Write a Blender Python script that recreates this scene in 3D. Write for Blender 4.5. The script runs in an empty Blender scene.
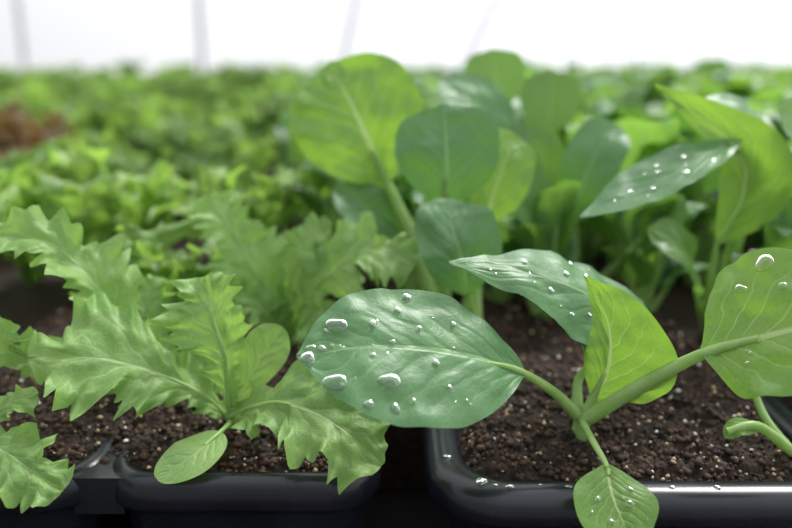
import bpy, math, random
from mathutils import Vector, noise
S=0.01
random.seed(7)
scene=bpy.context.scene
col=scene.collection
scene.view_settings.view_transform='Standard'
scene.view_settings.look='None'

# ------------------------------------------------------------ materials
def newmat(name):
    m=bpy.data.materials.new(name); m.use_nodes=True
    nt=m.node_tree; nt.nodes.clear()
    return m,nt,nt.nodes,nt.links
class NB:
    def __init__(s,nt): s.nt=nt
    def n(s,t,**k):
        x=s.nt.nodes.new(t)
        for a,b in k.items(): setattr(x,a,b)
        return x
    def l(s,a,b): s.nt.links.new(a,b)
    def m(s,op,a,b=None,c=None,clamp=False):
        x=s.n('ShaderNodeMath',operation=op); x.use_clamp=clamp
        for i,v in enumerate((a,b,c)):
            if v is None: continue
            if isinstance(v,(int,float)): x.inputs[i].default_value=v
            else: s.l(v,x.inputs[i])
        return x.outputs[0]
    def ramp(s,f,a,b):   # smoothstep
        x=s.n('ShaderNodeMapRange'); x.interpolation_type='SMOOTHSTEP'
        x.inputs[1].default_value=a; x.inputs[2].default_value=b
        s.l(f,x.inputs[0]); return x.outputs[0]
    def mix(s,f,a,b):
        x=s.n('ShaderNodeMix',data_type='RGBA')
        for i,v in ((0,f),(6,a),(7,b)):
            if isinstance(v,(int,float)): x.inputs[i].default_value=v
            elif isinstance(v,tuple): x.inputs[i].default_value=(*v,1)
            else: s.l(v,x.inputs[i])
        return x.outputs[2]
def leafmat(name,dark,light,vein,trans,tf=0.4,rough=0.4,nv=7,slope=0.42,veinamt=0.8,bump=0.35,spec=0.5,retic=0.5,vary=0):
    m,nt,N,L=newmat(name); b=NB(nt)
    uv=b.n('ShaderNodeUVMap'); uv.uv_map='UVMap'
    sx=b.n('ShaderNodeSeparateXYZ'); b.l(uv.outputs[0],sx.inputs[0])
    tc=b.n('ShaderNodeTexCoord')
    nz=b.n('ShaderNodeTexNoise'); nz.inputs['Scale'].default_value=60; nz.inputs['Detail'].default_value=3
    b.l(tc.outputs['Object'],nz.inputs['Vector'])
    nz2=b.n('ShaderNodeTexNoise'); nz2.inputs['Scale'].default_value=5; nz2.inputs['Detail'].default_value=2
    b.l(uv.outputs[0],nz2.inputs['Vector'])
    a=b.m('ABSOLUTE',b.m('SUBTRACT',b.m('MULTIPLY',sx.outputs[0],2),1))
    v=sx.outputs[1]
    wob=b.m('MULTIPLY',b.m('SUBTRACT',nz2.outputs[0],.5),.16)
    side=b.n('ShaderNodeMath',operation='GREATER_THAN'); b.l(sx.outputs[0],side.inputs[0]); side.inputs[1].default_value=.5
    curve=b.m('MULTIPLY',b.m('POWER',a,0.8),slope)
    ph=b.m('MULTIPLY',b.m('ADD',b.m('SUBTRACT',v,curve),wob),nv)
    ph=b.m('ADD',ph,b.m('MULTIPLY',side.outputs[0],.45))
    f=b.m('ABSOLUTE',b.m('SUBTRACT',b.m('FRACT',ph),.5))
    sv=b.ramp(f,.06,.01)
    fade=b.ramp(a,1.0,.3)
    sv=b.m('MULTIPLY',sv,fade)
    quilt=b.m('MULTIPLY',b.ramp(f,0,.35),fade)
    mw=b.m('MULTIPLY',b.m('SUBTRACT',1.15,v),.06)
    mid=b.ramp(b.m('DIVIDE',a,mw),1.2,.5)
    veins=b.m('MAXIMUM',b.m('MULTIPLY',sv,.65),mid,clamp=True)
    vo=b.n('ShaderNodeTexVoronoi',feature='DISTANCE_TO_EDGE'); vo.inputs['Scale'].default_value=420
    b.l(tc.outputs['Object'],vo.inputs['Vector'])
    ret=b.ramp(vo.outputs['Distance'],.0,.12)
    base=b.mix(b.ramp(nz.outputs[0],.3,.7),dark,light)
    base=b.mix(b.m('MULTIPLY',b.m('SUBTRACT',1,ret),.25*retic),base,vein)
    base=b.mix(b.m('MULTIPLY',veins,veinamt),base,vein)
    tr=b.mix(b.m('MULTIPLY',veins,veinamt*.7),trans,vein)
    if vary:
        oi=b.n('ShaderNodeObjectInfo')
        hs=b.n('ShaderNodeHueSaturation')
        b.l(b.m('ADD',b.m('MULTIPLY',oi.outputs['Random'],vary),1-vary*.6),hs.inputs['Value'])
        b.l(b.m('ADD',b.m('MULTIPLY',oi.outputs['Random'],-.045),.518),hs.inputs['Hue'])
        b.l(base,hs.inputs['Color']); base=hs.outputs[0]
        h2=b.n('ShaderNodeHueSaturation'); b.l(b.m('ADD',b.m('MULTIPLY',oi.outputs['Random'],vary),1-vary*.6),h2.inputs['Value'])
        b.l(tr,h2.inputs['Color']); tr=h2.outputs[0]
    bmp=b.n('ShaderNodeBump'); bmp.inputs['Strength'].default_value=bump; bmp.inputs['Distance'].default_value=.0010
    h=b.m('ADD',b.m('ADD',b.m('MULTIPLY',ret,.14*retic),b.m('MULTIPLY',nz.outputs[0],.5)),b.m('SUBTRACT',b.m('MULTIPLY',quilt,.5),b.m('MULTIPLY',mid,.4)))
    b.l(h,bmp.inputs['Height'])
    p=b.n('ShaderNodeBsdfPrincipled'); b.l(base,p.inputs['Base Color']); p.inputs['Roughness'].default_value=rough
    p.inputs['Specular IOR Level'].default_value=spec
    b.l(bmp.outputs[0],p.inputs['Normal'])
    t=b.n('ShaderNodeBsdfTranslucent'); b.l(tr,t.inputs[0]); b.l(bmp.outputs[0],t.inputs['Normal'])
    ms=b.n('ShaderNodeMixShader'); ms.inputs[0].default_value=tf
    b.l(p.outputs[0],ms.inputs[1]); b.l(t.outputs[0],ms.inputs[2])
    o=b.n('ShaderNodeOutputMaterial'); b.l(ms.outputs[0],o.inputs[0])
    return m
def simple(name,c,rough=.5,spec=.5,trans=None,tf=.3,noisec=None,nscale=200,bump=0,metal=0,coat=0):
    m,nt,N,L=newmat(name); b=NB(nt)
    p=b.n('ShaderNodeBsdfPrincipled'); p.inputs['Roughness'].default_value=rough; p.inputs['Specular IOR Level'].default_value=spec
    p.inputs['Coat Weight'].default_value=coat
    tc=b.n('ShaderNodeTexCoord'); nz=b.n('ShaderNodeTexNoise'); nz.inputs['Scale'].default_value=nscale; nz.inputs['Detail'].default_value=5
    b.l(tc.outputs['Object'],nz.inputs['Vector'])
    b.l(b.mix(b.ramp(nz.outputs[0],.3,.7),c,noisec or c),p.inputs['Base Color'])
    if bump:
        bm=b.n('ShaderNodeBump'); bm.inputs['Strength'].default_value=bump; bm.inputs['Distance'].default_value=.001
        b.l(nz.outputs[0],bm.inputs['Height']); b.l(bm.outputs[0],p.inputs['Normal'])
    o=b.n('ShaderNodeOutputMaterial'); out=p.outputs[0]
    if trans:
        t=b.n('ShaderNodeBsdfTranslucent'); t.inputs[0].default_value=(*trans,1)
        ms=b.n('ShaderNodeMixShader'); ms.inputs[0].default_value=tf
        b.l(out,ms.inputs[1]); b.l(t.outputs[0],ms.inputs[2]); out=ms.outputs[0]
    b.l(out,o.inputs[0]); return m

M_bok=leafmat('leaf_bok_choy',(.065,.175,.06),(.09,.22,.078),(.24,.42,.18),(.20,.46,.05),tf=.27,rough=.42,spec=.55,veinamt=.65)
M_bokY=leafmat('leaf_bok_choy_young',(.12,.28,.035),(.17,.35,.05),(.48,.62,.26),(.34,.60,.06),tf=.40,rough=.40,spec=.55,bump=.35,veinamt=.9)
M_bokF=leafmat('leaf_bok_choy_field',(.055,.155,.045),(.09,.21,.06),(.25,.40,.14),(.28,.54,.07),tf=.38,rough=.38,spec=.65,retic=0,vary=.75)
M_fr=leafmat('leaf_mustard_frilly',(.16,.32,.075),(.25,.42,.115),(.46,.60,.30),(.36,.62,.11),tf=.38,rough=.46,nv=6,slope=.35,veinamt=.7,retic=.7,spec=.42,bump=.45)
M_frF=leafmat('leaf_lettuce_field',(.10,.22,.045),(.20,.34,.08),(.32,.46,.14),(.36,.60,.09),tf=.40,rough=.48,nv=6,veinamt=.5,retic=0,vary=.8)
M_red=leafmat('leaf_red_lettuce',(.10,.06,.04),(.14,.13,.05),(.3,.25,.12),(.35,.20,.06),tf=.4,rough=.5,retic=0)
M_stem=simple('stem_green',(.30,.48,.14),.35,.5,(.46,.70,.17),.35,(.44,.62,.25),150)
M_soil=simple('potting_soil_dark',(.008,.0055,.004),.85,.3,None,0,(.04,.024,.015),350,bump=1)
M_crumb=simple('peat_crumb',(.012,.008,.005),.75,.35,None,0,(.08,.046,.027),120)
M_verm=simple('vermiculite',(.34,.25,.13),.5,.5,None,0,(.55,.44,.28),300)
M_perl=simple('perlite',(.8,.76,.68),.6,.5)
M_tray=simple('black_plastic',(.007,.008,.012),.25,.42,None,0,(.012,.013,.02),60,bump=.05)
M_bench=simple('bench_boards',(.012,.011,.011),.8,.3,None,0,(.02,.019,.018),20)
M_floor=simple('gravel_floor',(.12,.11,.09),.9,.3,None,0,(.2,.18,.15),10)
M_hoop=simple('galvanised_hoop',(.6,.61,.64),.5,.5,None,0,(.68,.69,.72),10)
def dropmat():
    m,nt,N,L=newmat('water'); b=NB(nt)
    p=b.n('ShaderNodeBsdfPrincipled'); p.inputs['Roughness'].default_value=.07; p.inputs['IOR'].default_value=1.33
    p.inputs['Transmission Weight'].default_value=1; p.inputs['Base Color'].default_value=(1,1,1,1)
    o=b.n('ShaderNodeOutputMaterial'); b.l(p.outputs[0],o.inputs[0]); return m
M_water=dropmat()
def filmmat():
    m,nt,N,L=newmat('greenhouse_film'); b=NB(nt)
    tc=b.n('ShaderNodeTexCoord'); nz=b.n('ShaderNodeTexNoise'); nz.inputs['Scale'].default_value=.6
    b.l(tc.outputs['Object'],nz.inputs['Vector'])
    t=b.n('ShaderNodeBsdfTransparent')
    b.l(b.mix(nz.outputs[0],(.84,.86,.92),(.95,.96,1)),t.inputs[0])
    d=b.n('ShaderNodeBsdfTranslucent'); d.inputs[0].default_value=(.86,.87,.90,1)
    ms=b.n('ShaderNodeMixShader'); ms.inputs[0].default_value=.25
    b.l(t.outputs[0],ms.inputs[1]); b.l(d.outputs[0],ms.inputs[2])
    o=b.n('ShaderNodeOutputMaterial'); b.l(ms.outputs[0],o.inputs[0]); return m
M_film=filmmat()

# ------------------------------------------------------------ geometry helpers
def cr(P,t):
    n=len(P)-1
    x=min(max(t,0),1)*n; i=min(int(x),n-1); f=x-i
    p0=P[i-1] if i>0 else P[0]*2-P[1] if n>0 else P[0]
    p1=P[i];p2=P[i+1]
    p3=P[i+2] if i+2<=n else P[n]*2-P[n-1]
    return 0.5*((2*p1)+(p2-p0)*f+(2*p0-5*p1+4*p2-p3)*f*f+(3*p1-p0-3*p2+p3)*f**3)
def V(a): return [Vector(p) for p in a]
def ovate(a=.85,b=.62):
    return lambda t: max(math.sin(math.pi*min(max(t,0),1)**a),0)**b
def listprof(L):
    return lambda t: max(cr(L,t),0)
def lobed(nl=5,dep=.5,teeth=3,a=1.0,b=.6,ph=0,tdep=.18,rr=None):
    rr=rr or random.Random(1)
    amp=[rr.uniform(.78,1.15) for _ in range(12)]
    dd=[rr.uniform(.75,1.2) for _ in range(12)]
    def f(t):
        env=max(math.sin(math.pi*min(max(t,0),1)**a),0)**b
        x=nl*t+ph+.15*math.sin(t*9+ph*5); s=x%1.0
        s=s**1.2
        e=abs(2*s-1)
        lb=1-dep*dd[int(x+.5)%12]*e**2.2
        s2=(nl*teeth*t+ph*1.7+.25*math.sin(t*23))%1.0
        tw=1-tdep*(abs(s2-.45)*2)**.8
        return max(env*lb*tw*(amp[int(x)%12]*(1-e**4)+e**4),.0)
    return f
class MB:
    def __init__(s): s.v=[];s.f=[];s.uv=[];s.mi=[];s.mats=[]
    def mat(s,m):
        if m not in s.mats: s.mats.append(m)
        return s.mats.index(m)
    def grid(s,rows,uvs,mi,closed=False):
        o=len(s.v); n=len(rows[0])
        for r in rows: s.v+= [tuple(p) for p in r]
        for i in range(len(rows)-1):
            for j in range(n if closed else n-1):
                k=(j+1)%n
                s.f.append((o+i*n+j,o+i*n+k,o+(i+1)*n+k,o+(i+1)*n+j))
                if uvs: s.uv.append((uvs[i][j],uvs[i][k],uvs[i+1][k],uvs[i+1][j]))
                else: s.uv.append(((0,0),)*4)
                s.mi.append(mi)
    def leaf(s,mid,prof,wl,wr,n,m,fold=.15,cup=.0,wave=0,wf=6,fw=.15,nu=40,nv=12,profr=None,ph=0,cos=True,pucker=0,wexp=1.8):
        mid=V(mid); n=Vector(n); mi=s.mat(m)
        def at(t,u):
            c=cr(mid,t); T=(cr(mid,min(t+.01,1))-cr(mid,max(t-.01,0))).normalized()
            sd=T.cross(n).normalized(); N=sd.cross(T)
            w=(wl if u<0 else wr)*((prof if (u<0 or not profr) else profr)(t)); q=abs(u)*w; z=fold*q-cup*q*q
            sgn=1 if u>0 else -1
            if wave: z+=wave*abs(u)**wexp*(math.sin(2*math.pi*wf*t+ph+(1.7 if u>0 else 0))+.6*math.sin(2*math.pi*wf*2.3*t+ph*2+sgn))*min(1,w*1.5)
            if pucker:
                pp=c+sd*(sgn*q); z+=pucker*noise.noise(pp*.9+Vector((ph,3,1)))*min(1,abs(u)*4)+pucker*.4*noise.noise(pp*2.3)*min(1,abs(u)*4)
            nn=(N-sd*sgn*(fold-2*cup*q)).normalized()
            return c+sd*(sgn*q)+N*z+T*(fw*q),nn
        rows=[];uvs=[]
        for i in range(nu+1):
            t=i/nu
            if cos: t=(1-math.cos(math.pi*t))/2
            row=[];uu=[]
            for j in range(-nv,nv+1):
                u=j/nv
                row.append(at(t,u)[0]*S); uu.append(((u+1)/2,t))
            rows.append(row);uvs.append(uu)
        s.grid(rows,uvs,mi)
        return at
    def tube(s,pts,r0,r1,m,seg=10,n=14,flat=1.0,flare=0):
        pts=V(pts); mi=s.mat(m); rows=[]
        for i in range(n+1):
            t=i/n; c=cr(pts,t); T=(cr(pts,min(t+.02,1))-cr(pts,max(t-.02,0))).normalized()
            a=T.cross(Vector((0,1,.3))); 
            if a.length<.1: a=T.cross(Vector((1,0,0)))
            a.normalize(); b=T.cross(a).normalized()
            r=r0+(r1-r0)*t
            if flare: r+=flare*max(0,.25-t)**2*16
            rows.append([(c+a*(r*math.cos(k*2*math.pi/seg))+b*(r*flat*math.sin(k*2*math.pi/seg)))*S for k in range(seg)])
        s.grid(rows,None,mi,True)
    def dome(s,p,nrm,r,m,el=1.0,h=.4,seg=18,rings=6):
        mi=s.mat(m); nrm=nrm.normalized(); a=nrm.cross(Vector((.3,.2,1))).normalized(); b=nrm.cross(a)
        rows=[]; q=random.uniform(0,6)
        for i in range(rings*2+1):
            th=math.pi*i/(rings*2)
            rr=math.sin(th)+1e-4; zz=math.cos(th)
            zz=zz*h if zz>0 else zz*.08
            row=[]
            for k in range(seg):
                an=k*2*math.pi/seg; w=r*rr*(1+.12*math.sin(2*an+q)+.07*math.sin(3*an+2*q))
                row.append((p+a*(w*math.cos(an))*el+b*(w*math.sin(an))+nrm*(r*zz+.012))*S)
            rows.append(row)
        s.grid(rows,None,mi,True)
    def obj(s,name,parent=None,loc=None):
        me=bpy.data.meshes.new(name); me.from_pydata(s.v,[],s.f)
        uvl=me.uv_layers.new(name='UVMap')
        flat=[c for f in s.uv for p in f for c in p]
        uvl.data.foreach_set('uv',flat)
        for m in s.mats: me.materials.append(m)
        me.polygons.foreach_set('material_index',s.mi)
        me.polygons.foreach_set('use_smooth',[True]*len(s.f)); me.update()
        o=bpy.data.objects.new(name,me); col.objects.link(o)
        if parent: o.parent=parent
        return o
def empty(name,loc=(0,0,0)):
    e=bpy.data.objects.new(name,None); col.objects.link(e); e.empty_display_size=.02
    return e

# ------------------------------------------------------------ hero bok choy
P=empty('bok_choy_seedling')
b=MB()
A=b.leaf([(3.85,21.78,3.13),(1.51,20.90,4.10),(-.71,20.29,4.48),(-2.66,19.95,4.3)],listprof([.02,.62,.93,1.0,.98,.85,.55,.02]),2.4,2.0,(.05,-.62,.78),M_bok,fold=.10,cup=.05,wave=.05,wf=3,fw=.05,nu=60,nv=18,pucker=.13)
b.tube([(5.9,23.4,.9),(4.86,22.5,2.15),(3.6,21.7,3.2),(2.6,21.3,3.62)],.2,.06,M_stem)
b.obj('leaf_1',P)
b=MB()
B=b.leaf([(6.3,24.01,2.4),(6.95,24.2,4.0),(5.1,23.7,5.35),(1.58,22.87,6.19)],listprof([.05,.7,1.0,1.0,.8,.42,.02]),1.75,2.1,(.3,-.5,.8),M_bok,fold=-.1,cup=.09,wave=.06,wf=3,fw=.08,nu=60,nv=18,pucker=.15)
b.tube([(5.9,23.5,.8),(5.94,24.1,1.85),(6.3,24.05,2.5),(6.6,24.15,3.4)],.2,.07,M_stem)
b.obj('leaf_2',P)
b=MB()
b.leaf([(6.2,23.0,1.7),(6.5,22.8,2.9),(6.42,22.82,4.3),(5.72,23.04,5.7)],listprof([.1,.8,1.0,.75,.4,.02]),.75,1.95,(-.2,-.95,.1),M_bokY,fold=.35,cup=.03,wave=.07,wf=3,fw=.12,nu=50,nv=16,pucker=.2)
b.tube([(5.95,23.4,.7),(6.15,23.1,1.6),(6.45,22.85,2.7)],.22,.07,M_stem)
b.obj('leaf_3',P)
b=MB()
D=b.leaf([(8.84,21.45,3.85),(10.02,20.63,4.6),(11.6,19.9,5.3),(13.4,19.5,5.5)],listprof([.05,.85,1.0,.97,.8,.5,.02]),2.6,1.8,(.0,-.7,.72),M_bokY,fold=.1,cup=.03,wave=.06,wf=3,fw=.0,nu=60,nv=16,pucker=.22)
b.tube([(6.0,23.3,.9),(7.39,22.33,2.45),(8.84,21.4,3.85),(10.0,20.62,4.6)],.29,.1,M_stem)
b.obj('leaf_4',P)
b=MB()
E=b.leaf([(5.99,20.45,.85),(5.97,19.55,.4),(6.2,18.75,-.25)],listprof([.1,.8,1.0,.95,.6]),1.12,1.12,(0,-.75,.66),M_bokY,fold=.06,cup=.03,nu=30,nv=12,fw=.15,pucker=.08)
b.tube([(5.9,23.2,.9),(5.82,21.43,1.1),(5.99,20.45,.85),(5.98,20.1,.7)],.13,.06,M_stem)
b.obj('cotyledon',P)
b=MB(); b.tube([(5.95,23.7,-.3),(5.95,23.5,.3),(5.95,23.3,1.2)],.3,.25,M_stem,flare=.1); b.obj('stem',P)
b=MB(); rd=random.Random(4)
for f,lst,ex in ((A,[(.47,.85,.13),(.79,.5,.24),(.64,.35,.11),(.93,.3,.12),(.95,-.25,.2),(.88,.12,.1),(.6,-.5,.22),(.58,-.8,.14),(.7,-.85,.12),(.4,-.2,.11),(.84,-.7,.26),(.57,.05,.08),(.52,.6,.1),(.3,.5,.07),(.66,-.15,.07),(.45,.3,.07),(.35,-.5,.06)],16),
             (B,[(.55,.75,.1),(.5,.5,.1),(.62,.3,.09),(.4,.45,.12),(.7,-.3,.09),(.45,-.2,.07),(.3,-.5,.09),(.78,.4,.08),(.6,-.6,.06)],18),
             (D,[(.45,-.8,.26),(.3,-.6,.14),(.5,-.5,.1),(.25,.4,.07)],9),
             (E,[(.5,.4,.08),(.65,-.3,.1),(.8,.3,.07),(.4,-.5,.06)],6)):
    for t,u,r in lst+[(rd.uniform(.15,.9),rd.uniform(-.85,.85),rd.uniform(.025,.06)) for _ in range(ex)]:
        p,nn=f(t,u)
        b.dome(p+nn*.03,nn,r,M_water,el=rd.uniform(.85,1.35))
b.obj('water_drops',P)

# neighbouring bok choy at the right edge
P=empty('bok_choy_seedling'); b=MB()
b.tube([(12.9,22.6,-.3),(12,22.3,.5),(10.9,22,1.3),(9.97,21.9,1.15)],.2,.12,M_stem)
b.tube([(12.9,22.6,-.3),(12.1,23.6,.6),(11.7,24.2,1.7),(11.6,24.6,3)],.14,.1,M_stem)
b.leaf([(11.0,22,1.2),(10.3,21.9,1.3),(9.9,21.8,1.0)],ovate(),.3,.3,(0,-.6,.8),M_bokY,nu=20,nv=6)
b.obj('leaves',P)

# ------------------------------------------------------------ bok choy cluster behind
rnd=[.05,.72,.97,1.0,.95,.72,.03]
P=empty('bok_choy_seedling'); b=MB()
b.leaf([(-.4,34.8,6.7),(-1.22,34.6,8.65),(-1.99,34.9,10.3),(-2.95,35.66,11.9)],listprof(rnd),2.8,2.8,(.1,-.98,.1),M_bokY,fold=.16,cup=.02,wave=.1,wf=2,nu=44,pucker=.4)
b.tube([(2.0,34.2,.0),(.95,34.5,3.78),(-.4,34.8,6.8),(-1.1,34.7,8.3)],.40,.1,M_stem)
b.leaf([(2.03,31.1,6.3),(2.0,30.94,7.85),(1.96,31.28,9.18),(1.86,31.87,10.35)],listprof(rnd),2.0,2.05,(-.1,-.93,.35),M_bok,fold=.14,cup=.03,nu=44,pucker=.25)
b.tube([(2.4,34.0,.0),(1.9,32.3,3.95),(2.03,31.2,6.3),(2.0,31,7.6)],.33,.07,M_stem)
b.leaf([(5,38.2,7.6),(4.03,38.6,9.7),(2.1,39,11.0)],listprof(rnd),1.7,1.7,(.3,-.7,.6),M_bok,fold=.1,nu=36,pucker=.15)
b.tube([(3.2,36,.0),(4.6,37.5,4),(5,38.2,7.8)],.32,.1,M_stem)
b.leaf([(5.5,42.8,9.3),(5.25,43.2,11.2),(5.1,43.5,12.6)],listprof(rnd),1.6,1.6,(0,-.98,.2),M_bokF,fold=.1,nu=36)
b.tube([(4,38,.0),(5.3,41,5),(5.5,42.8,9.5)],.3,.1,M_stem)
b.leaf([(.6,35.2,3.2),(-.2,34.6,4.6),(-1.4,34.2,5.8),(-2.8,34.4,6.6)],listprof(rnd),1.2,1.2,(0,-.7,.7),M_bok,fold=.2,nu=36,pucker=.2)
b.tube([(2.0,34.8,.0),(1.4,35.2,1.8),(.6,35.2,3.4)],.28,.1,M_stem)
b.obj('leaves',P)
P=empty('bok_choy_seedling'); b=MB()
b.leaf([(2.73,28.8,3.3),(2.46,28.6,4.8),(2.09,28.9,6.07),(1.97,29.67,7.0)],listprof(rnd),1.5,1.65,(.1,-.9,.4),M_bok,fold=.16,cup=.03,nu=40,pucker=.25)
b.tube([(3.5,31.1,.0),(3.1,29.6,2.0),(2.73,28.8,3.5)],.24,.08,M_stem)
b.leaf([(3.6,32.5,5.2),(4.0,32.3,6.6),(4.6,32.8,8.2),(5,33.5,9)],listprof(rnd),1.3,1.3,(.4,-.8,.4),M_bokY,fold=.2,nu=36,pucker=.25)
b.tube([(3.5,31.3,.0),(3.4,32,2.6),(3.6,32.5,5.4)],.28,.08,M_stem)
b.obj('leaves',P)
P=empty('bok_choy_seedling'); b=MB()
b.leaf([(8.4,37.3,4.3),(8.8,36.8,6.6),(9.6,37.2,8.3),(10.6,37.8,9.0)],listprof(rnd),1.3,1.4,(-.3,-.8,.5),M_bok,fold=.2,nu=40,pucker=.15)
b.tube([(9,38,.0),(8.7,37.6,2),(8.4,37.3,4.5)],.3,.1,M_stem)
b.leaf([(8.6,45.5,7.8),(8.75,45.9,9.8),(8.75,46.3,11.5)],listprof(rnd),1.75,1.75,(0,-.98,.2),M_bokF,fold=.1,nu=36)
b.tube([(9,40,.0),(8.7,43.5,4),(8.6,45.5,8)],.3,.1,M_stem)
b.leaf([(8.9,38.5,4.0),(7.6,38.2,6.0),(6.6,38.2,8),(6,38.6,9.4)],listprof(rnd),1.3,1.3,(.1,-.9,.4),M_bokF,fold=.2,nu=40,pucker=.15)
b.tube([(9,38,.0),(9,38.2,2),(8.9,38.5,4.2)],.3,.1,M_stem)
for q in ((9,38,.0,7.5,36.5,3.0,6.5,35.5,4.6),(9,38,.0,10.3,36.2,2.6,11.2,35.2,4.2)):
    b.tube([q[0:3],q[3:6],q[6:9]],.28,.1,M_stem)
    x,y_,z=q[6:9]; dx=(x-9)*.5
    b.leaf([(x-dx*.3,y_+.3,z-.5),(x+dx*.6,y_-.3,z+1),(x+dx*1.4,y_-.6,z+2)],listprof(rnd),1.1,1.1,(0,-.6,.8),M_bokF,fold=.2,nu=30)
b.obj('leaves',P)
P=empty('bok_choy_seedling'); b=MB()
Lf=b.leaf([(13.2,30.6,9.1),(10.9,29.3,8.3),(8.93,28.8,7.35),(6.7,28.3,6.45)],listprof([.1,.8,1.0,.95,.6,.02]),1.1,1.4,(-.25,-.38,.88),M_bok,fold=.15,cup=.03,nu=44,pucker=.15)
b.tube([(14.3,34.5,.0),(14.3,33,4),(13.8,31.5,8),(12.6,30.2,9.0)],.32,.08,M_stem)
b.leaf([(12.97,31.2,4.9),(13.7,31.0,6.9),(13.2,30.9,8.7),(10.0,31.4,11.1)],listprof([.1,.75,1.0,.9,.5,.02]),1.0,1.7,(-.3,-.9,.2),M_bokY,fold=.35,cup=.02,wave=.06,wf=2,nu=44,pucker=.3)
b.tube([(14.3,34.5,.0),(13.3,32.2,2.5),(12.97,31.2,5.1)],.34,.1,M_stem)
b.leaf([(15,33.5,7.5),(15.2,33,9),(14,32.5,10),(12.2,32.5,10.4)],listprof(rnd),1.2,1.2,(-.2,-.4,.9),M_bok,fold=.15,nu=36,pucker=.15)
b.tube([(14.3,34.5,.0),(15.2,34.3,4),(15,33.5,7.6)],.3,.1,M_stem)
b.leaf([(16.2,32.5,6.5),(16.4,31.5,8.2),(15.8,31,9.4),(14.6,31,10.3)],listprof(rnd),1.4,1.4,(-.2,-.6,.8),M_bokF,fold=.15,nu=36,pucker=.15)
b.tube([(14.3,34.5,.0),(16,33.6,3.5),(16.2,32.5,6.7)],.3,.1,M_stem)
b.leaf([(13.0,33.0,2.2),(12.4,32,3.6),(11.3,31.4,4.8),(10.2,31.5,5.4)],listprof(rnd),1.1,1.1,(0,-.6,.8),M_bokF,fold=.2,nu=30,pucker=.2)
b.tube([(14.3,34.5,.0),(13.6,33.6,1.2),(13.0,33.0,2.4)],.26,.1,M_stem)
b.obj('leaves',P)
b2=MB()
for t,u,r in ((.3,.4,.1),(.4,-.3,.12),(.5,.3,.09),(.6,-.2,.1),(.7,.2,.08),(.45,.6,.08),(.25,-.5,.1),(.35,.1,.06),(.55,.5,.06),(.65,-.5,.06),(.8,.1,.06)):
    p,nn=Lf(t,u); b2.dome(p,nn,r*.85,M_water)
b2.obj('water_drops',P)

# ------------------------------------------------------------ frilly mustard plants
def frleaf(b,mid,w,n,m=None,seed=0,nl=3.6,dep=.55,a=1.5,nu=150,wave=.26,fold=.12,wr=None,petr=.1,teeth=4,cup=.05,fw=.38,tdep=.30,nv=18,pucker=.3):
    r=random.Random(seed)
    pl=lobed(nl,dep,teeth,a,.55,r.random(),tdep,r); pr=lobed(nl*r.uniform(.85,1.15),dep,teeth,a,.55,r.random(),tdep,r)
    f=b.leaf(mid,pl,w,wr or w,n,m or M_fr,fold=fold,cup=cup,wave=wave,wf=nl*1.8,fw=fw,nu=nu,nv=nv,profr=pr,ph=r.random()*6,cos=False,pucker=pucker,wexp=2.6)
    mm=V(mid)
    b.tube([tuple(cr(mm,t)-Vector(n)*.04) for t in (0,.25,.5,.8)],petr,.03,M_stem,seg=8,n=12)
    return f
P=empty('frilly_mustard_seedling')
b=MB(); frleaf(b,[(-5.6,24.3,.5),(-6.3,23.9,1.5),(-7.5,23.4,2.4),(-9.0,22.9,3.1),(-11.2,22.6,3.3)],2.3,(.1,-.62,.78),seed=3,a=1.5,wr=2.5,nl=2.9,dep=.6); b.obj('leaf_1',P)
b=MB(); frleaf(b,[(-5.5,24.2,.5),(-5.5,24,1.6),(-5.5,23.93,2.8),(-5.8,23.97,4.1),(-6.1,24.4,5.3)],1.75,(-.1,-.9,.4),seed=5,a=2.2,dep=.55,fold=.4,nl=3.0); b.obj('leaf_2',P)
b=MB(); b.leaf([(-5.4,24.2,.7),(-4.75,24.32,2.0),(-4.2,24.5,2.9),(-3.7,24.7,3.5)],ovate(1.3,.6),.75,.75,(.2,-.8,.5),M_fr,fold=.25,wave=.05,wf=2,pucker=.1); b.obj('leaf_3',P)
b=MB(); frleaf(b,[(-5.5,24.1,.6),(-4.5,23.3,1.35),(-3.3,22.4,1.85),(-1.8,21.5,1.6),(-.4,20.7,.7)],2.1,(.15,-.65,.75),seed=11,a=1.3,nl=2.8,dep=.5); b.obj('leaf_4',P)
b=MB(); b.leaf([(-5.45,22.6,.8),(-6.0,21.5,.62),(-6.95,20.7,.25)],ovate(.9,.5),.72,.72,(-.1,-.65,.75),M_fr,fold=.05,nu=30,pucker=.05)
b.tube([(-5.5,24.1,.4),(-5.35,23.2,.75),(-5.5,22.5,.8),(-5.8,21.9,.7)],.1,.05,M_stem); b.obj('cotyledon',P)
b=MB(); b.tube([(-5.5,24.4,-.3),(-5.5,24.3,.3),(-5.5,24.15,.8)],.2,.15,M_stem,flare=.1); b.obj('stem',P)
P=empty('frilly_mustard_seedling'); b=MB()
frleaf(b,[(-8.6,27.0,.0),(-9.3,26.2,1.8),(-9.7,25.7,3.5),(-10.3,25.6,5.0),(-11.5,25.7,6.1),(-13.4,25.4,6.6)],1.75,(.5,-.55,.65),seed=21,a=1.7,fold=.4)
frleaf(b,[(-8.6,27.0,.0),(-10.5,25.5,1.6),(-12.4,24,2.9),(-12.2,23.6,4.1)],1.1,(0,-.8,.6),seed=23)
frleaf(b,[(-8.6,27,.0),(-8.9,27.6,2),(-9.2,28,3.2),(-9,28.5,4.2)],1.4,(0,-.8,.6),seed=24)
b.obj('leaves',P)
P=empty('frilly_mustard_seedling'); b=MB()
frleaf(b,[(-13.6,22.4,-.2),(-12.6,21.5,.9),(-11.5,20.9,1.1),(-10.4,20.3,.8),(-9.3,19.9,.3)],1.45,(.1,-.6,.8),seed=31,a=1.1,nl=2.5)
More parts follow.
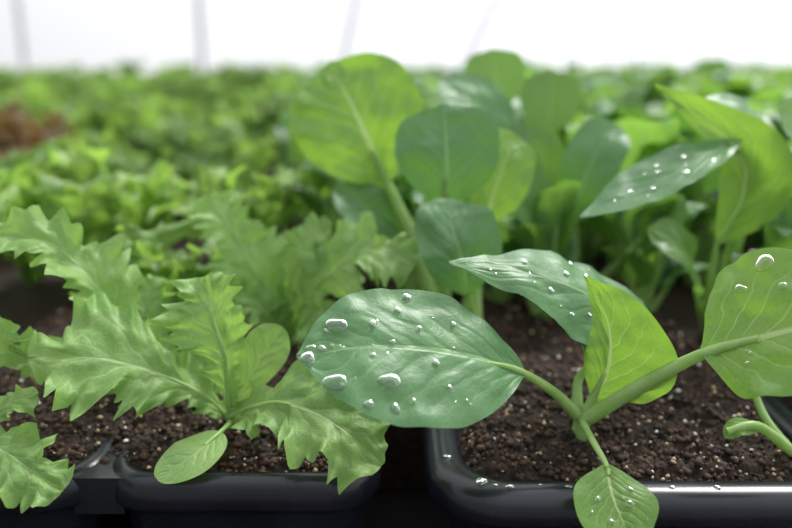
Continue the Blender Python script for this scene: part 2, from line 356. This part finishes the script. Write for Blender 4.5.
frleaf(b,[(-13.6,22.4,-.2),(-12.8,22.0,.9),(-11.85,22.0,1.9),(-10.8,22.1,2.3)],.9,(.1,-.6,.8),seed=33,a=1.2,nl=2)
b.obj('leaves',P)
P=empty('frilly_mustard_seedling'); b=MB()
frleaf(b,[(-4.7,32.4,.0),(-5.0,31.8,1.8),(-5.6,31.3,3.4),(-6.5,31.29,5.2),(-7.6,31.7,6.8)],1.9,(.2,-.8,.5),seed=41)
frleaf(b,[(-4.7,32.4,.0),(-4.0,31.4,1.8),(-3.0,30.8,3.4),(-1.3,30.11,4.8),(.8,29.5,4.4)],2.0,(.1,-.7,.7),seed=43,a=1.5)
frleaf(b,[(-4.7,32.4,.0),(-4.4,31.9,2.7),(-4,32.1,4.4),(-2.7,32.4,5.5)],1.4,(-.3,-.8,.5),seed=44)
frleaf(b,[(-4.7,32.4,.0),(-5.0,31.4,1.3),(-5.6,30.6,2.4),(-6.4,30.1,2.8)],1.3,(.0,-.7,.7),seed=45)
frleaf(b,[(-4.7,32.4,.0),(-3.9,31.0,1.2),(-3.3,30.0,2.0),(-2.6,29.2,2.2)],1.2,(.0,-.7,.7),seed=46)
b.obj('leaves',P)

# ------------------------------------------------------------ field plants (shared meshes)
def frillyplant(i,mat):
    r=random.Random(100+i); b=MB()
    n=8
    for k in range(n):
        a=k*2.4+r.uniform(-.3,.3); h=r.uniform(3.8,7.6)*(1 if k<5 else .65); rr=r.uniform(2.2,4.4)*(1.15 if k>4 else .65)
        ca,sa=math.cos(a),math.sin(a)
        mid=[(0,0,0),(ca*rr*.25,sa*rr*.25,h*.45),(ca*rr*.6,sa*rr*.6,h*.9),(ca*rr,sa*rr,h*.92)]
        nn=(-ca*.6,-sa*.6,.8)
        frleaf(b,mid,r.uniform(1.5,2.4),nn,mat,seed=i*50+k,a=1.6,nu=56,nv=8,petr=.10,wave=.34,teeth=3,nl=3,dep=.65)
    o=b.obj('m'); me=o.data; bpy.data.objects.remove(o); return me
def bokplant(i):
    r=random.Random(200+i); b=MB()
    n=8
    for k in range(n):
        a=k*2.4+r.uniform(-.3,.3); h=r.uniform(7.6,11.0)*(1 if k<4 else .62); rr=r.uniform(2.0,4.4)*(1.1 if k>3 else .7)
        ca,sa=math.cos(a),math.sin(a)
        p=lambda q,z:(ca*rr*q,sa*rr*q,h*z)
        b.tube([p(.05,0),p(.3,.28),p(.5,.52),p(.62,.68)],.34,.08,M_stem,seg=8,n=8)
        L=r.uniform(.85,1.2); e=r.uniform(.85,1.02)
        b.leaf([p(.45,.48),p(.62,.68),p(.9,.88),p(1.45,.84+(e-.85)*.9)],listprof(rnd),1.9*L,1.9*L,(-ca*.6,-sa*.6,.75),M_bokY if k==3 else (M_bok if k in (1,6) else M_bokF),fold=.15,cup=.03,wave=.08,wf=2,nu=26,nv=8,pucker=.35)
    o=b.obj('m'); me=o.data; bpy.data.objects.remove(o); return me
FR=[frillyplant(i,M_frF) for i in range(5)]
RD=[frillyplant(i+10,M_red) for i in range(2)]
BK=[bokplant(i) for i in range(5)]
bedF=empty('lettuce_seedling_bed'); bedR=empty('red_lettuce_bed'); bedB=empty('bok_choy_bed')
def inst(me,par,x,y,s,nm):
    o=bpy.data.objects.new(nm,me); col.objects.link(o); o.parent=par
    o.location=(x*S,y*S,-.002); o.rotation_euler=(random.uniform(-.12,.12),random.uniform(-.12,.12),random.uniform(0,6.28)); o.scale=(s,s,s*random.uniform(.82,1.15))
y=31.0
while y<330:
    pitch=6.2 if y<80 else (8 if y<160 else 12)
    sc=1.05 if y<80 else (1.25 if y<160 else 1.5)
    half=y*.62+12
    x=-half
    while x<half:
        xx=x+random.uniform(-1,1)*pitch*.3; yy=y+random.uniform(-1,1)*pitch*.3
        bnd=-.13*yy+1
        if xx<bnd:
            if not(yy<35 and -8<xx<3):
                if xx<-.42*yy and 62<yy<110: inst(random.choice(RD),bedR,xx,yy,sc*.9,'red_lettuce')
                else: inst(random.choice(FR),bedF,xx,yy,(sc if y<80 else sc*.95)*random.uniform(.7,1.15),'lettuce')
        else:
            if yy>38.5 or (yy>33 and xx>16):
                inst(random.choice(BK),bedB,xx,yy,min(sc,1.05)*random.uniform(.8,1.12),'bok_choy')
        x+=pitch*1.05*(.85 if x>bnd else 1)
    y+=pitch
for x,y,s in ((7.0,35.6,.62),(11.5,35.8,.66),(5.2,37.8,.7),(17.5,31.5,.8),(1.2,37.5,.7)):
    inst(random.choice(BK),bedB,x,y,s,'bok_choy')

# ------------------------------------------------------------ trays + soil
def rrect(x0,x1,y0,y1,r,seg=10):
    pts=[]
    for cx,cy,a0 in ((x1-r,y0+r,-90),(x1-r,y1-r,0),(x0+r,y1-r,90),(x0+r,y0+r,180)):
        for k in range(seg+1):
            a=math.radians(a0+90*k/seg); pts.append((cx+r*math.cos(a),cy+r*math.sin(a)))
    return pts
PROF=[(.8,-6),(.42,-1.35),(.3,-1.1),(.06,-1.0),(0,-.85),(.02,-.4),(.1,-.14),(.24,.0),(.42,.06),(.62,.02),(.74,-.12),(.8,-.35),(1.0,-1.5)]
def cell(b,x0,x1,y0,y1,R=1.6,sc=1):
    rows=[]
    for off,z in PROF:
        off*=sc
        rows.append([Vector((px,py,z))*S for px,py in rrect(x0+off,x1-off,y0+off,y1-off,max(R-off*.6,.3))])
    b.grid(rows,None,b.mat(M_tray),True)
def sstep(a,c,x):
    t=min(max((x-a)/(c-a),0),1); return t*t*(3-2*t)
def soil(b,x0,x1,y0,y1,divs,step,dens=14,seed=0,R=1.3,I=.7):
    x0+=I;x1-=I;y0+=I
    def hh(x,y):
        e=min(x-x0,x1-x,y-y0)
        l=-.45+.42*sstep(0,.9,e)+.3*sstep(1.5,5,y-y0)
        for d in divs: l-=.45*(1-sstep(.3,.8,abs(x-d)))*(1-sstep(21.8,24.0,y))
        q=Vector((x,y,0))
        l+=.22*noise.noise(q*.6)+.22*noise.noise(q*1.7+Vector((3,1,2)))+.26*abs(noise.noise(q*3.6))+.16*noise.noise(q*7.5)
        return l
    nx=int((x1-x0)/step);ny=int((y1-y0)/step); rows=[]
    for j in range(ny+1):
        row=[]
        for i in range(nx+1):
            x=x0+(x1-x0)*i/nx; y=y0+(y1-y0)*j/ny
            cx=min(max(x,x0+R),x1-R); cy=max(y,y0+R)
            dx,dy=x-cx,y-cy; d=math.hypot(dx,dy)
            if d>R: x=cx+dx/d*R;y=cy+dy/d*R
            row.append(Vector((x,y,hh(x,y)))*S)
        rows.append(row)
    b.grid(rows,None,b.mat(M_soil))
    r=random.Random(seed)
    for k in range(int(dens*(x1-x0)*(y1-y0))):
        x=r.uniform(x0+.2,x1-.2);y=y0+.1+(y1-y0)*r.random()**1.4
        z=hh(x,y)+.03
        q=r.random(); vm=q<.09; pl=q>.975
        s=r.uniform(.04,.11) if (vm or pl) else .04+.16*r.random()**2
        mi=b.mat(M_verm if vm else (M_perl if pl else M_crumb))
        o=len(b.v); ang=r.random()*3
        ca,sa=math.cos(ang),math.sin(ang)
        for dx,dy,dz in ((1,0,0),(0,1,0),(-1,0,0),(0,-1,0),(0,0,1),(0,0,-1)):
            j=r.uniform(.6,1.3)
            b.v.append(((x+(dx*ca-dy*sa)*s*j)*S,(y+(dx*sa+dy*ca)*s*j)*S,(z+dz*s*j*.8)*S))
        for a,c in ((0,1),(1,2),(2,3),(3,0)):
            b.f.append((o+a,o+c,o+4)); b.f.append((o+c,o+a,o+5)); b.uv+=[((0,0),)*3]*2; b.mi+=[mi]*2
def box(name,x0,x1,y0,y1,z0,z1,m,parent=None):
    me=bpy.data.meshes.new(name)
    v=[(x,y,z) for z in(z0,z1) for x,y in((x0,y0),(x1,y0),(x1,y1),(x0,y1))]
    me.from_pydata([tuple(c*S for c in p) for p in v],[],[(0,3,2,1),(4,5,6,7),(0,1,5,4),(1,2,6,5),(2,3,7,6),(3,0,4,7)])
    me.materials.append(m); o=bpy.data.objects.new(name,me); col.objects.link(o)
    if parent: o.parent=parent
    return o
def tray(cells,soilrect,divs,seed,R=1.6,sc=1):
    P=empty('seedling_tray'); b=MB(); s=MB()
    for c in cells: cell(b,*c,R=R,sc=sc)
    soil(s,*soilrect,divs,.08,dens=26,seed=seed,I=.7*sc)
    b.obj('cells',P); s.obj('potting_soil',P)
    for d in divs: box('web',d-.75,d+.75,21.35,23.2,-1.3,-.1,M_tray,P)
tray([(-8.95,-.5,20.9,30.3),(-17.6,-9.0,20.9,30.3)],(-17.6,-.5,20.9,44),[-8.97],1)
tray([(.9,14.3,20.0,30.3)],(.9,14.3,20.0,44),[],50,R=2.4,sc=1.6)
box('potting_soil_bed',-230,230,30.5,345,-5.9,-.25,M_soil)
box('greenhouse_bench',-240,240,10,350,-9,-6,M_bench)
box('floor',-900,900,-400,620,-95,-90,M_floor)
b=MB()
for x,y,r in ((2.5,20.9,.2),(3.3,20.6,.13),(2.9,20.7,.08),(5.0,20.6,.09),(1.6,22.4,.12),(8,20.6,.08),(4.2,20.7,.06),(9.3,20.6,.1)):
    b.dome(Vector((x,y,.05)),Vector((0,0,1)),r,M_water)
b.obj('water_beads')

# ------------------------------------------------------------ greenhouse film tunnel
b=MB(); rows=[]
prof=[(420,-90)]+[(420,60)]+[(60+360*math.cos(math.radians(a)),60+200*math.sin(math.radians(a))) for a in range(10,180,10)]+[(-300,60),(-300,-90)]
for x in (-900,900):
    rows.append([Vector((x,yy,zz))*S for yy,zz in prof])
b.grid(rows,None,b.mat(M_film)); w=b.obj('wall_back_film')
hp=empty('greenhouse_hoops')
for x in (-540,-455,-370,-285,-188,-98,254,344,434,520):
    b=MB(); pts=[(x,yy-6 if yy>60 else yy+6,zz-6 if zz>60 else zz) for yy,zz in prof]
    b.tube(pts,2.0,2.0,M_hoop,n=60); b.obj('hoop',hp)
b=MB(); b.tube([(-50,412,-89),(-27,412,10),(4,408,140)],1.5,1.5,M_hoop); b.tube([(-11,412,-89),(38,412,17),(95,408,140)],1.5,1.5,M_hoop); b.obj('brace',hp)

# ------------------------------------------------------------ light
w=bpy.data.worlds.new('World'); scene.world=w; w.use_nodes=True
nb=NB(w.node_tree); bg=w.node_tree.nodes['Background']
tc=nb.n('ShaderNodeTexCoord'); dt=nb.n('ShaderNodeVectorMath',operation='DOT_PRODUCT'); nb.l(tc.outputs['Generated'],dt.inputs[0])
dt.inputs[1].default_value=(.55,.30,.78)
k=nb.ramp(dt.outputs['Value'],-.35,.95)
nb.l(nb.m('ADD',nb.m('MULTIPLY',k,1.4),.42),bg.inputs[1])
bg.inputs[0].default_value=(.98,.985,1,1)
sd=bpy.data.lights.new('sun','SUN'); sd.energy=5.4; sd.angle=math.radians(18); sd.color=(1,.96,.88)
so=bpy.data.objects.new('sun',sd); col.objects.link(so)
so.rotation_euler=Vector((.50,.62,1.0)).to_track_quat('Z','Y').to_euler()

# ------------------------------------------------------------ camera
cd=bpy.data.cameras.new('camera'); cam=bpy.data.objects.new('camera',cd); col.objects.link(cam)
cd.lens=36; cd.sensor_width=36; cd.clip_start=.005; cd.clip_end=50
cam.location=(0,0,.12); cam.rotation_euler=(math.radians(90-14.4),0,0)
cd.dof.use_dof=True; cd.dof.focus_distance=.228; cd.dof.aperture_fstop=6.3
scene.camera=cam
